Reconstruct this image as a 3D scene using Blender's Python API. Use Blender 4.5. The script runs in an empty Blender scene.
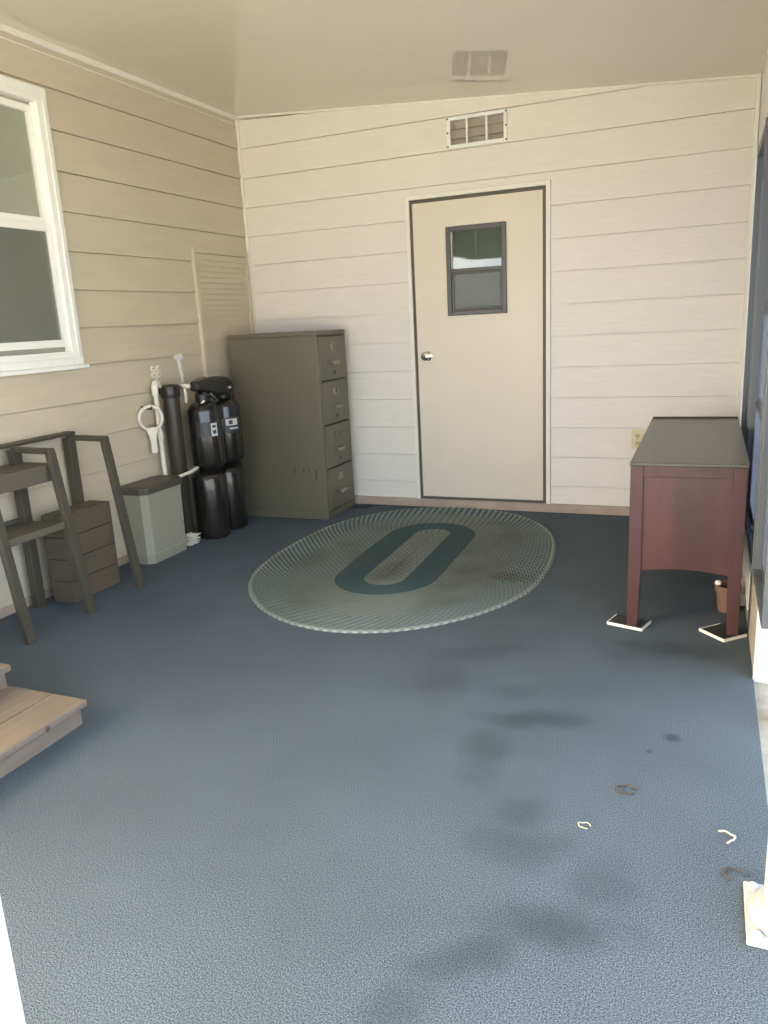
import bpy, bmesh, math, random
from mathutils import Vector, Matrix
random.seed(7)
sc = bpy.context.scene
COL = sc.collection

# ------------------------------------------------------------------ camera
cam_d = bpy.data.cameras.new('camera')
cam = bpy.data.objects.new('camera', cam_d)
COL.objects.link(cam)
cam_d.sensor_fit = 'VERTICAL'
cam_d.sensor_height = 36.0
cam_d.lens = 769.577 / 1024.0 * 36.0
cam_d.clip_start = 0.05
R_ = ((0.92396042, 0.37906596, -0.05105034), (0.04558582, -0.2416523, -0.96929154), (-0.37976186, 0.89325985, -0.24055719))
cam.matrix_world = Matrix(((R_[0][0], -R_[1][0], -R_[2][0], 3.31759),
                           (R_[0][1], -R_[1][1], -R_[2][1], -5.39076),
                           (R_[0][2], -R_[1][2], -R_[2][2], 1.38736),
                           (0, 0, 0, 1)))
sc.camera = cam

# ------------------------------------------------------------------ light
sc.view_settings.view_transform = 'Standard'
sc.view_settings.look = 'None'
sc.view_settings.gamma = 1.0
sc.view_settings.use_curve_mapping = False
sc.view_settings.exposure = 0.58
sc.cycles.use_denoising = True
sc.cycles.max_bounces = 10
sc.cycles.diffuse_bounces = 6
sc.cycles.transparent_max_bounces = 12
sc.cycles.sample_clamp_indirect = 6.0

world = bpy.data.worlds.new('sky')
sc.world = world
world.use_nodes = True
bg = world.node_tree.nodes['Background']
wn = world.node_tree
w_tc = wn.nodes.new('ShaderNodeTexCoord')
w_dot = wn.nodes.new('ShaderNodeVectorMath')
w_dot.operation = 'DOT_PRODUCT'
w_dot.inputs[1].default_value = Vector((-1.0, -0.25, 0.40)).normalized()
wn.links.new(w_tc.outputs['Generated'], w_dot.inputs[0])
w_mr = wn.nodes.new('ShaderNodeMapRange')
w_mr.interpolation_type = 'SMOOTHSTEP'
w_mr.inputs[1].default_value = 0.35
w_mr.inputs[2].default_value = 1.0
wn.links.new(w_dot.outputs['Value'], w_mr.inputs[0])
w_mx = wn.nodes.new('ShaderNodeMix')
w_mx.data_type = 'RGBA'
w_mx.inputs[6].default_value = (2.45, 2.95, 3.6, 1)      # clear blue-white side
w_mx.inputs[7].default_value = (19.0, 15.4, 10.8, 1)         # warm lobe added low on the left to brighten the near floor
wn.links.new(w_mr.outputs[0], w_mx.inputs[0])
wn.links.new(w_mx.outputs[2], bg.inputs[0])
bg.inputs[1].default_value = 1.0

sun_d = bpy.data.lights.new('sun', 'SUN')
sun_d.energy = 4.2
sun_d.angle = 0.02
sun_d.color = (1.0, 0.95, 0.88)
sun = bpy.data.objects.new('sun', sun_d)
COL.objects.link(sun)
sun.rotation_euler = Vector((0.42, 0.36, -1.0)).to_track_quat('-Z', 'Y').to_euler()

def portal(loc, rot, sx, sy):
    d = bpy.data.lights.new('sky_portal', 'AREA')
    d.shape = 'RECTANGLE'
    d.size, d.size_y = sx, sy
    d.cycles.is_portal = True
    o = bpy.data.objects.new('sky_portal', d)
    o.location = loc
    o.rotation_euler = rot
    COL.objects.link(o)
portal((3.72, -4.5, 1.15), (0, math.pi / 2, 0), 2.3, 3.8)
portal((3.72, -1.25, 1.25), (0, math.pi / 2, 0), 2.0, 2.5)
portal((1.75, -6.6, 1.2), (math.pi / 2, 0, 0), 3.9, 2.4)
portal((-0.15, -5.7, 1.2), (0, -math.pi / 2, 0), 2.4, 1.9)

# ------------------------------------------------------------------ materials
def srgb(r, g, b):
    f = lambda v: (v / 255 / 12.92) if v <= 10 else ((v / 255 + 0.055) / 1.055) ** 2.4
    return (f(r), f(g), f(b), 1)

def mat(name, c, rough=0.5, metal=0.0, var=0.0, vscale=6.0, stretch=(1, 1, 1), bump=0.0, bscale=None, spec=0.5, coat=0.0, c2=None, detail=4):
    m = bpy.data.materials.new(name)
    m.use_nodes = True
    nt = m.node_tree
    b = nt.nodes['Principled BSDF']
    b.inputs['Roughness'].default_value = rough
    b.inputs['Metallic'].default_value = metal
    b.inputs['Specular IOR Level'].default_value = spec
    b.inputs['Coat Weight'].default_value = coat
    b.inputs['Base Color'].default_value = c
    if var or bump or c2:
        tc = nt.nodes.new('ShaderNodeTexCoord')
        mp = nt.nodes.new('ShaderNodeMapping')
        mp.inputs['Scale'].default_value = stretch
        nt.links.new(tc.outputs['Object'], mp.inputs['Vector'])
        n = nt.nodes.new('ShaderNodeTexNoise')
        n.inputs['Scale'].default_value = vscale
        n.inputs['Detail'].default_value = detail
        nt.links.new(mp.outputs[0], n.inputs['Vector'])
        mx = nt.nodes.new('ShaderNodeMix')
        mx.data_type = 'RGBA'
        k1, k2 = 1 - var, 1 + var
        mx.inputs[6].default_value = (c[0] * k1, c[1] * k1, c[2] * k1, 1)
        mx.inputs[7].default_value = c2 or (min(1, c[0] * k2), min(1, c[1] * k2), min(1, c[2] * k2), 1)
        if c2:
            mx.inputs[6].default_value = c
        mr = nt.nodes.new('ShaderNodeMapRange')
        mr.inputs[1].default_value = 0.32
        mr.inputs[2].default_value = 0.68
        nt.links.new(n.outputs[0], mr.inputs[0])
        nt.links.new(mr.outputs[0], mx.inputs[0])
        nt.links.new(mx.outputs[2], b.inputs['Base Color'])
        if bump:
            nb = n
            if bscale:
                nb = nt.nodes.new('ShaderNodeTexNoise')
                nb.inputs['Scale'].default_value = bscale
                nb.inputs['Detail'].default_value = 3
                nt.links.new(mp.outputs[0], nb.inputs['Vector'])
            bp = nt.nodes.new('ShaderNodeBump')
            bp.inputs['Strength'].default_value = bump
            bp.inputs['Distance'].default_value = 0.01
            nt.links.new(nb.outputs[0], bp.inputs['Height'])
            nt.links.new(bp.outputs[0], b.inputs['Normal'])
    return m

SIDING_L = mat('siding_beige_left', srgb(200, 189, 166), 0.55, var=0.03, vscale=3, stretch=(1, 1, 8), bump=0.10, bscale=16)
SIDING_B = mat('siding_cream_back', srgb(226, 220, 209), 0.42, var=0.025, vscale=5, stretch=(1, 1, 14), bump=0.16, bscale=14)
CEIL = mat('ceiling_enamel', srgb(216, 211, 195), 0.05, var=0.02, vscale=1.2, spec=0.5)
WHITE = mat('white_paint', srgb(236, 236, 232), 0.4, var=0.02, vscale=5)
POSTW = mat('post_enamel', srgb(178, 180, 179), 0.4, var=0.04, vscale=12)
WHITE_TRIM = mat('cream_trim', srgb(232, 228, 216), 0.5, var=0.03, vscale=6)
WINWHITE = mat('window_vinyl_white', srgb(240, 240, 232), 0.35)
DOOR = mat('door_enamel', srgb(219, 209, 190), 0.38, var=0.015, vscale=2)
GASKET = mat('door_bronze_frame', srgb(84, 78, 64), 0.5, var=0.08, vscale=20)
BRONZE = mat('window_bronze', srgb(82, 80, 76), 0.4, metal=0.2)
BASE = mat('sill_board', srgb(172, 154, 138), 0.7, var=0.10, vscale=7)
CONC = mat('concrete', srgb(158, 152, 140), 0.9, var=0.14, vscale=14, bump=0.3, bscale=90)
GREYFR = mat('screen_frame_grey', srgb(96, 101, 108), 0.4, metal=0.3, var=0.05, vscale=9)
CABINET = mat('cabinet_olive_enamel', srgb(104, 99, 82), 0.42, var=0.06, vscale=2.2, metal=0.1, bump=0.02, bscale=4)
CABDARK = mat('cabinet_shadow_gap', srgb(78, 74, 60), 0.6)
NICKEL = mat('nickel', srgb(205, 200, 188), 0.25, metal=1.0)
BLACKPL = mat('black_plastic', srgb(36, 34, 30), 0.35, var=0.1, vscale=8)
TANK = mat('black_tank', srgb(33, 30, 27), 0.22, var=0.12, vscale=5, coat=0.3)
FILTER = mat('filter_housing', srgb(58, 53, 44), 0.4, var=0.05, vscale=8)
PVC = mat('pvc_white', srgb(226, 220, 202), 0.4)
BRINE = mat('brine_tank_grey', srgb(152, 150, 134), 0.5, var=0.02, vscale=3)
LID = mat('brine_lid_dark', srgb(78, 74, 66), 0.45)
STICKER = mat('sticker_white', srgb(205, 203, 196), 0.5)
STICKERBLUE = mat('sticker_blue_grey', srgb(46, 48, 53), 0.4)
INK = mat('ink_dark', srgb(60, 60, 62), 0.6)
RACK = mat('rack_metal', srgb(76, 71, 60), 0.55, var=0.08, vscale=10, metal=0.15)
RACKTRAY = mat('rack_tray', srgb(98, 91, 78), 0.6, var=0.06, vscale=6)
BROWNBOX = mat('brown_board', srgb(92, 81, 66), 0.7, var=0.10, vscale=5, stretch=(1, 1, 12))
MAHOG = mat('mahogany', srgb(68, 38, 34), 0.38, var=0.28, vscale=4.0, stretch=(3, 3, 0.7), coat=0.15, detail=6)
MAHOGD = mat('mahogany_frame', srgb(66, 39, 37), 0.42, var=0.16, vscale=6.0, stretch=(4, 4, 0.6))
DTOP = mat('desk_top', srgb(76, 73, 68), 0.30, var=0.07, vscale=5, stretch=(5, 0.6, 1))  # grey in this colour stands in for ceiling sheen on the brown top
PADM = mat('pad_dark', srgb(42, 42, 46), 0.6)
STEPW = mat('step_wood', srgb(122, 109, 97), 0.65, var=0.10, vscale=5, stretch=(8, 0.8, 8), bump=0.05)
KNOT = mat('wood_knot', srgb(96, 72, 54), 0.7)
CLAY = mat('terracotta', srgb(112, 86, 72), 0.8, var=0.12, vscale=14)
SOIL = mat('potting_soil', srgb(60, 48, 40), 0.95, var=0.3, vscale=60)
PAPER = mat('paper_white', srgb(226, 222, 210), 0.8)
IVORY = mat('outlet_ivory', srgb(212, 205, 166), 0.4)
LEAF = mat('dry_leaf', srgb(70, 62, 54), 0.8)
HUSK = mat('pale_husk', srgb(190, 180, 160), 0.8)
GRASS = mat('lawn', srgb(150, 148, 128), 0.95, var=0.3, vscale=3)
DRIVE = mat('driveway', srgb(220, 217, 208), 0.9, var=0.08, vscale=2)
VENTG = mat('vent_grey', srgb(164, 160, 146), 0.7)
CURTAIN = mat('curtain_white', srgb(225, 222, 214), 0.85)
REFLROOM = mat('room_reflection_tone', srgb(196, 200, 186), 0.9)
CHROME = mat('knob_chrome', srgb(215, 210, 200), 0.16, metal=1.0)
CARD = mat('old_card', srgb(150, 144, 124), 0.7)
WORN = mat('worn_steel', srgb(150, 144, 124), 0.4, metal=0.7)
DISPLAY = mat('display_pale', srgb(225, 225, 215), 0.25)
RUST = mat('scuff_rust', srgb(74, 64, 48), 0.8)
BLIND = mat('blind_grey', srgb(178, 177, 166), 0.8)

def glass(name, tint, tr, rough=0.03):
    m = bpy.data.materials.new(name)
    m.use_nodes = True
    nt = m.node_tree
    nt.nodes.remove(nt.nodes['Principled BSDF'])
    out = nt.nodes['Material Output']
    t = nt.nodes.new('ShaderNodeBsdfTransparent')
    t.inputs[0].default_value = tint
    g = nt.nodes.new('ShaderNodeBsdfGlossy')
    g.inputs['Roughness'].default_value = rough
    lw = nt.nodes.new('ShaderNodeLayerWeight')
    fr = nt.nodes.new('ShaderNodeMath')
    fr.operation = 'POWER'
    fr.inputs[1].default_value = 4.0
    nt.links.new(lw.outputs['Facing'], fr.inputs[0])
    ad = nt.nodes.new('ShaderNodeMath')
    ad.operation = 'MULTIPLY_ADD'
    ad.inputs[1].default_value = 0.8
    ad.inputs[2].default_value = tr
    nt.links.new(fr.outputs[0], ad.inputs[0])
    mx = nt.nodes.new('ShaderNodeMixShader')
    nt.links.new(ad.outputs[0], mx.inputs[0])
    nt.links.new(t.outputs[0], mx.inputs[1])
    nt.links.new(g.outputs[0], mx.inputs[2])
    nt.links.new(mx.outputs[0], out.inputs[0])
    return m
GLASS = glass('window_glass', (0.96, 0.98, 0.95, 1), 0.08)
GLASSD = glass('door_glass', (0.93, 0.97, 0.94, 1), 0.07, 0.02)

def veil(name, tint, dcol, f):          # vinyl / insect screen: part see-through, part matt
    m = bpy.data.materials.new(name)
    m.use_nodes = True
    nt = m.node_tree
    nt.nodes.remove(nt.nodes['Principled BSDF'])
    out = nt.nodes['Material Output']
    t = nt.nodes.new('ShaderNodeBsdfTransparent')
    t.inputs[0].default_value = tint
    d = nt.nodes.new('ShaderNodeBsdfDiffuse')
    d.inputs[0].default_value = dcol
    tl = nt.nodes.new('ShaderNodeBsdfTranslucent')
    tl.inputs[0].default_value = dcol
    mm = nt.nodes.new('ShaderNodeMixShader')
    mm.inputs[0].default_value = 0.5
    nt.links.new(d.outputs[0], mm.inputs[1])
    nt.links.new(tl.outputs[0], mm.inputs[2])
    mx = nt.nodes.new('ShaderNodeMixShader')
    mx.inputs[0].default_value = f
    nt.links.new(t.outputs[0], mx.inputs[1])
    nt.links.new(mm.outputs[0], mx.inputs[2])
    nt.links.new(mx.outputs[0], out.inputs[0])
    return m
VINYL = veil('grey_vinyl', (0.60, 0.61, 0.63, 1), srgb(138, 144, 156), 0.6)
SCREEN = veil('insect_screen', (0.94, 0.94, 0.94, 1), srgb(165, 166, 156), 0.34)

# carpet with its stains
def carpet():
    m = mat('carpet_blue', srgb(92, 112, 134), 0.95, spec=0.1)
    nt = m.node_tree
    b = nt.nodes['Principled BSDF']
    geo = nt.nodes.new('ShaderNodeNewGeometry')
    fine = nt.nodes.new('ShaderNodeTexNoise')
    fine.inputs['Scale'].default_value = 290
    fine.inputs['Detail'].default_value = 2.5
    fine.inputs['Roughness'].default_value = 0.7
    nt.links.new(geo.outputs['Position'], fine.inputs['Vector'])
    mr = nt.nodes.new('ShaderNodeMapRange')
    mr.inputs[1].default_value = 0.34
    mr.inputs[2].default_value = 0.66
    nt.links.new(fine.outputs[0], mr.inputs[0])
    mx = nt.nodes.new('ShaderNodeMix')
    mx.data_type = 'RGBA'
    mx.inputs[6].default_value = srgb(*CARPET_LO)
    mx.inputs[7].default_value = srgb(*CARPET_HI)
    nt.links.new(mr.outputs[0], mx.inputs[0])
    big = nt.nodes.new('ShaderNodeTexNoise')
    big.inputs['Scale'].default_value = 2.2
    big.inputs['Detail'].default_value = 5
    nt.links.new(geo.outputs['Position'], big.inputs['Vector'])
    wob = nt.nodes.new('ShaderNodeTexNoise')
    wob.inputs['Scale'].default_value = 9
    wob.inputs['Detail'].default_value = 4
    nt.links.new(geo.outputs['Position'], wob.inputs['Vector'])
    total = None
    for (x, y, rx, ry, rot, s) in STAINS:
        mp = nt.nodes.new('ShaderNodeMapping')
        mp.vector_type = 'TEXTURE'
        mp.inputs['Location'].default_value = (x, y, 0)
        mp.inputs['Rotation'].default_value = (0, 0, rot)
        mp.inputs['Scale'].default_value = (rx, ry, 1)
        nt.links.new(geo.outputs['Position'], mp.inputs['Vector'])
        ln = nt.nodes.new('ShaderNodeVectorMath')
        ln.operation = 'LENGTH'
        nt.links.new(mp.outputs[0], ln.inputs[0])
        ad = nt.nodes.new('ShaderNodeMath')
        ad.operation = 'MULTIPLY_ADD'
        nt.links.new(wob.outputs[0], ad.inputs[0])
        ad.inputs[1].default_value = 1.6
        nt.links.new(ln.outputs['Value'], ad.inputs[2])
        r = nt.nodes.new('ShaderNodeMapRange')
        r.interpolation_type = 'SMOOTHSTEP'
        r.inputs[1].default_value = 1.0
        r.inputs[2].default_value = 2.5
        r.inputs[3].default_value = s * 0.75
        r.inputs[4].default_value = 0
        nt.links.new(ad.outputs[0], r.inputs[0])
        if total is None:
            total = r.outputs[0]
        else:
            a2 = nt.nodes.new('ShaderNodeMath')
            a2.operation = 'MAXIMUM'
            nt.links.new(total, a2.inputs[0])
            nt.links.new(r.outputs[0], a2.inputs[1])
            total = a2.outputs[0]
    br = nt.nodes.new('ShaderNodeMapRange')
    br.inputs[1].default_value = 0.3
    br.inputs[2].default_value = 0.7
    br.inputs[3].default_value = 0.0
    br.inputs[4].default_value = 0.22
    nt.links.new(big.outputs[0], br.inputs[0])
    a3 = nt.nodes.new('ShaderNodeMath')
    a3.operation = 'ADD'
    a3.use_clamp = True
    nt.links.new(total, a3.inputs[0])
    nt.links.new(br.outputs[0], a3.inputs[1])
    st = nt.nodes.new('ShaderNodeMix')
    st.data_type = 'RGBA'
    nt.links.new(a3.outputs[0], st.inputs[0])
    nt.links.new(mx.outputs[2], st.inputs[6])
    st.inputs[7].default_value = srgb(50, 56, 60)
    nt.links.new(st.outputs[2], b.inputs['Base Color'])
    bp = nt.nodes.new('ShaderNodeBump')
    bp.inputs['Strength'].default_value = 0.12
    bp.inputs['Distance'].default_value = 0.003
    nt.links.new(fine.outputs[0], bp.inputs['Height'])
    nt.links.new(bp.outputs[0], b.inputs['Normal'])
    return m
CARPET_LO = (22, 30, 38)
CARPET_HI = (118, 130, 142)
STAINS = [(2.80, -2.95, 0.17, 0.06, 0.3, 0.55), (2.69, -2.76, 0.10, 0.05, 0.2, 0.35), (2.70, -3.22, 0.07, 0.17, 0.1, 0.5),
          (2.40, -2.75, 0.10, 0.14, 0.0, 0.35), (2.88, -3.48, 0.08, 0.07, 0.0, 0.5), (2.91, -3.62, 0.13, 0.07, 0.3, 0.45),
          (3.14, -3.70, 0.08, 0.10, 0.2, 0.35), (3.03, -3.88, 0.15, 0.07, 0.25, 0.6), (2.88, -4.02, 0.15, 0.05, 0.75, 0.55),
          (2.78, -4.20, 0.06, 0.10, -0.3, 0.5), (3.22, -2.21, 0.20, 0.09, 0.1, 0.6), (3.03, -2.33, 0.08, 0.07, 0.0, 0.3),
          (3.265, -2.933, 0.022, 0.022, 0, 0.8), (3.20, -3.04, 0.01, 0.01, 0, 0.7), (2.5, -2.45, 0.22, 0.07, 0.4, 0.3)]
CARPET = carpet()

# ------------------------------------------------------------------ mesh helper
class MB:
    def __init__(s):
        s.bm = bmesh.new()
    def box(s, x0, x1, y0, y1, z0, z1, M=None):
        v = [s.bm.verts.new((x, y, z)) for x in (x0, x1) for y in (y0, y1) for z in (z0, z1)]
        for f in ((0, 1, 3, 2), (4, 6, 7, 5), (0, 4, 5, 1), (2, 3, 7, 6), (0, 2, 6, 4), (1, 5, 7, 3)):
            s.bm.faces.new([v[i] for i in f])
        if M is not None:
            for q in v:
                q.co = M @ q.co
        return s
    def frame(s, axis, a0, a1, z0, z1, w, d0, d1, sides='lrtb'):   # butt-jointed rectangular frame
        zb = z0 + (w if 'b' in sides else 0)
        zt = z1 - (w if 't' in sides else 0)
        q = [(a0, a0 + w, z0, z1), (a1 - w, a1, z0, z1)]
        if 't' in sides:
            q.append((a0 + w, a1 - w, zt, z1))
        if 'b' in sides:
            q.append((a0 + w, a1 - w, z0, zb))
        for (p, r, u, v) in q:
            if axis == 'x':
                s.box(p, r, d0, d1, u, v)
            else:
                s.box(d0, d1, p, r, u, v)
        return s
    def ring(s, pts):
        return [s.bm.verts.new(p) for p in pts]
    def bridge(s, a, b, closed=True):
        n = len(a)
        for i in range(n if closed else n - 1):
            j = (i + 1) % n
            s.bm.faces.new((a[i], a[j], b[j], b[i]))
    def prism(s, pts, vec):              # closed outline extruded along vec
        a = s.ring(pts)
        b = s.ring([Vector(p) + Vector(vec) for p in pts])
        s.bridge(a, b)
        s.bm.faces.new(a[::-1])
        s.bm.faces.new(b)
        return s
    def lathe(s, prof, c, n=28, M=None):     # prof (r, z)
        prev = None
        for (r, z) in prof:
            r = max(r, 0.0004)
            pts = []
            for i in range(n):
                a = 2 * math.pi * i / n
                p = Vector((r * math.cos(a), r * math.sin(a), z))
                if M is not None:
                    p = M @ p
                pts.append(p + Vector(c))
            q = s.ring(pts)
            if prev:
                s.bridge(prev, q)
            else:
                s.bm.faces.new(q[::-1])
            prev = q
        s.bm.faces.new(prev)
        return s
    def tube(s, pts, r, n=12, closed=False):
        pts = [Vector(p) for p in pts]
        rr = r if isinstance(r, (list, tuple)) else [r] * len(pts)
        prev = first = None
        m = len(pts)
        up = None
        for i, p in enumerate(pts):
            if closed:
                d = pts[(i + 1) % m] - pts[i - 1]
            else:
                d = pts[min(i + 1, m - 1)] - pts[max(i - 1, 0)]
            d.normalize()
            if up is None:
                up = d.orthogonal().normalized()
            u = (up - d * up.dot(d)).normalized()
            up = u
            w = d.cross(u)
            q = s.ring([p + (u * math.cos(2 * math.pi * k / n) + w * math.sin(2 * math.pi * k / n)) * rr[i] for k in range(n)])
            if prev:
                s.bridge(prev, q)
            else:
                first = q
            prev = q
        if closed:
            s.bridge(prev, first)
        else:
            s.bm.faces.new(first[::-1])
            s.bm.faces.new(prev)
        return s
    def build(s, name, m, parent=None, org=(0, 0, 0), bevel=0.0, smooth=False):
        bmesh.ops.recalc_face_normals(s.bm, faces=s.bm.faces)
        me = bpy.data.meshes.new(name)
        o = Vector(org)
        for v in s.bm.verts:
            v.co -= o
        s.bm.to_mesh(me)
        s.bm.free()
        me.materials.append(m)
        ob = bpy.data.objects.new(name, me)
        COL.objects.link(ob)
        if parent is not None:
            ob.parent = parent
        else:
            ob.location = o
        if bevel:
            bv = ob.modifiers.new('bevel', 'BEVEL')
            bv.width = bevel
            bv.segments = 2
            bv.limit_method = 'ANGLE'
            bv.angle_limit = math.radians(40)
        if smooth:
            for p in me.polygons:
                p.use_smooth = True
            if smooth == 'auto':
                es = ob.modifiers.new('edges', 'EDGE_SPLIT')
                es.split_angle = math.radians(35)
        return ob

def struct(o):
    o['kind'] = 'structure'
    return o
def tag(o, label, cat, group=None):
    o['label'] = label
    o['category'] = cat
    if group:
        o['group'] = group
    return o
class Thing:
    def __init__(s, name, loc, label=None, cat=None, group=None, kind=None):
        s.o = bpy.data.objects.new(name, None)
        s.o.empty_display_size = 0.1
        s.o.location = loc
        COL.objects.link(s.o)
        s.org = loc
        if label:
            tag(s.o, label, cat, group)
        if kind:
            s.o['kind'] = kind
    def part(s, mb, name, m, parent=None, label=None, **k):
        p = mb.build(name, m, parent or s.o, s.org, **k)
        if label:
            p['label'] = label
        return p

# ------------------------------------------------------------------ setting
struct(MB().box(-0.02, 3.532, -6.6, 0.02, -0.012, 0.0).build('floor', CARPET))
struct(MB().box(-0.3, 3.85, -6.9, 0.3, -0.16, -0.0125).build('floor_slab', CONC))
struct(MB().box(-40, 40, -40, 40, -0.30, -0.20).build('ground', GRASS))
struct(MB().box(3.86, 11, -30, 6, -0.199, -0.165).build('ground_drive', DRIVE))
struct(MB().box(-4, 3.859, -30, -6.91, -0.199, -0.165).build('ground_apron', DRIVE))

def ceil_z(x):
    return 2.911 - 0.0735 * x
b = MB()
b.prism([(-0.6, 0.2, ceil_z(-0.6)), (4.35, 0.2, ceil_z(4.35)), (4.35, 0.2, 3.12), (-0.6, 0.2, 3.12)], (0, -7.2, 0))
struct(b.build('ceiling', CEIL))

S, Z0 = 0.2079, 2.6868
COURSES = [(Z0 - k * S, Z0 - (k - 1) * S) for k in range(0, 14)] + [(Z0 + S, Z0 + 2 * S)]
def siding(axis, a0, a1, holes, zmin, ztop):
    """lap siding: each course leans out at its lower edge; holes = (a0, a1, z0, z1)"""
    b = MB()
    for (zl, zh) in COURSES:
        off = lambda z: 0.010 - 0.012 * (z - zl) / S
        zl2, zh2 = max(zl, zmin), zh - 0.0038
        cuts = sorted({zl2, zh2} | {z for h in holes for z in h[2:4] if zl2 < z < zh2})
        for za, zb in zip(cuts[:-1], cuts[1:]):
            if zb - za < 1e-4:
                continue
            zm = (za + zb) / 2
            spans = [(a0, a1)]
            for (h0, h1, hz0, hz1) in holes:
                if hz0 < zm < hz1:
                    ns = []
                    for (s0, s1) in spans:
                        if h1 <= s0 or h0 >= s1:
                            ns.append((s0, s1))
                        else:
                            if h0 > s0:
                                ns.append((s0, h0))
                            if h1 < s1:
                                ns.append((h1, s1))
                    spans = ns
            for (s0, s1) in spans:
                t0, t1 = off(za), off(zb)
                lim = lambda a, z: min(z, ztop(a))
                if axis == 'x':      # back wall, outward = -y
                    P = [(s0, 0.12, za), (s0, -t0, za), (s0, -off(lim(s0, zb)), lim(s0, zb)), (s0, 0.12, lim(s0, zb))]
                    Q = [(s1, 0.12, za), (s1, -t0, za), (s1, -off(lim(s1, zb)), lim(s1, zb)), (s1, 0.12, lim(s1, zb))]
                else:                # left wall, outward = +x
                    P = [(-0.12, s0, za), (t0, s0, za), (off(lim(s0, zb)), s0, lim(s0, zb)), (-0.12, s0, lim(s0, zb))]
                    Q = [(-0.12, s1, za), (t0, s1, za), (off(lim(s1, zb)), s1, lim(s1, zb)), (-0.12, s1, lim(s1, zb))]
                p, q = b.ring(P), b.ring(Q)
                b.bridge(p, q)
                b.bm.faces.new(p[::-1])
                b.bm.faces.new(q)
                if zb == zh2 and zb < ztop(s0) - .01:      # recess above the board, under the next one
                    if axis == 'x':
                        b.box(s0, s1, 0.012, 0.12, zb, zb + 0.0038)
                    else:
                        b.box(-0.12, -0.012, s0, s1, zb, zb + 0.0038)
    return b
DX0, DX1, DZ1 = 1.335, 2.30, 2.205
struct(siding('x', -0.1, 3.56, [(DX0, DX1, 0.0, DZ1), (1.655, 2.025, 2.50, 2.66)], 0.055, lambda x: ceil_z(x) + 0.03).build('wall_back', SIDING_B))
WY0, WY1, WZ0, WZ1 = -2.95, -1.93, 1.26, 2.62
struct(siding('y', -4.62, 0.1, [(WY0, WY1, WZ0, WZ1)], 0.02, lambda y: 2.93).build('wall_left', SIDING_L))
struct(MB().box(0.0, 3.53, -0.026, 0.0, 0.0, 0.062).build('baseboard_back', BASE, bevel=0.003))
struct(MB().box(0.0, 0.012, -4.62, -0.03, 0.0, 0.05).build('baseboard_left', BASE))
struct(MB().box(0.0, 0.022, -0.022, 0.0, 0.06, 2.905).build('trim_1', WHITE_TRIM, bevel=0.004))
b = MB().box(0.0, 0.02, -4.62, -0.02, 2.878, 2.91)
b.box(0.0, 0.012, -4.62, -0.02, 2.845, 2.852)
struct(b.build('trim_2', WHITE_TRIM, bevel=0.003))
b = MB()
b.prism([(0.02, -0.018, ceil_z(0.02) - 0.012), (3.53, -0.018, ceil_z(3.53) - 0.012), (3.53, -0.018, ceil_z(3.53) + 0.01), (0.02, -0.018, ceil_z(0.02) + 0.01)], (0, 0.018, 0))
struct(b.build('trim_3', WHITE_TRIM))
struct(MB().prism([(0.0, -4.63, 2.22), (0.0, -6.49, 2.22), (0.0, -6.49, ceil_z(0) - .001), (0.0, -4.63, ceil_z(0) - .001)], (-0.1, 0, 0)).build('trim_13', GREYFR))  # unseen header, added to cut light and the bright reflection in the door pane
struct(MB().box(3.505, 3.528, -0.03, 0.0, 0.06, 2.66).build('trim_4', WHITE_TRIM, bevel=0.003))
# concrete curb strip between carpet and side wall is floor_slab; side wall header and knee wall
struct(MB().box(3.532, 3.64, -6.5, -0.001, 2.25, 2.70).build('trim_5', WHITE, bevel=0.004))
struct(MB().prism([(0.0, -6.6, 2.22), (3.64, -6.6, 2.22), (3.64, -6.6, ceil_z(3.64) - .001), (0.0, -6.6, ceil_z(0) - .001)], (0, 0.1, 0)).build('trim_6', GREYFR, bevel=0.004))

# door in the back wall
t = Thing('door_1', (1.82, 0, 0.06), kind='structure')
b = MB()
fw = 0.03
b.frame('x', 1.313, 2.325, 0.04, 2.22, fw, -0.022, 0.02, sides='lrt')
t.part(b, 'door_frame', WHITE_TRIM, bevel=0.003)
b = MB()
b.frame('x', 1.344, 2.294, 0.062, 2.189, 0.024, -0.012, 0.06)
t.part(b, 'weather_seal', GASKET, bevel=0.002)
SX0, SX1, SZ0, SZ1 = 1.366, 2.273, 0.083, 2.165
HX0, HX1, HZ0, HZ1 = 1.645, 1.998, 1.43, 1.96
b = MB()
b.box(SX0, HX0, -0.016, 0.03, SZ0, SZ1)
b.box(HX1, SX1, -0.016, 0.03, SZ0, SZ1)
b.box(HX0, HX1, -0.016, 0.03, SZ0, HZ0)
b.box(HX0, HX1, -0.016, 0.03, HZ1, SZ1)
slab = t.part(b, 'door_panel', DOOR)
b = MB()
WX0, WX1, WZa, WZb = 1.607, 2.03, 1.398, 1.992
for (x0, x1, z0, z1) in ((WX0, WX0 + .032, WZa, WZb), (WX1 - .032, WX1, WZa, WZb), (WX0 + .032, WX1 - .032, WZb - .034, WZb), (WX0 + .032, WX1 - .032, WZa, WZa + .034)):
    b.box(x0, x1, -0.034, 0.004, z0, z1)
wf = t.part(b, 'window_frame', BRONZE, slab, bevel=0.004)
b = MB().box(WX0 + .032, WX1 - .032, -0.028, 0.004, 1.687, 1.712)
b.frame('x', WX0 + .032, WX1 - .032, 1.432, 1.687, .016, -0.022, 0.0)
t.part(b, 'sash', BRONZE, wf, bevel=0.003)
t.part(MB().box(WX0 + .034, WX1 - .034, -0.004, -0.001, 1.71, 1.96), 'pane', GLASSD, wf)
t.part(MB().box(WX0 + .046, WX1 - .046, -0.012, -0.009, 1.449, 1.687), 'pane', GLASSD, wf)
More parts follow.
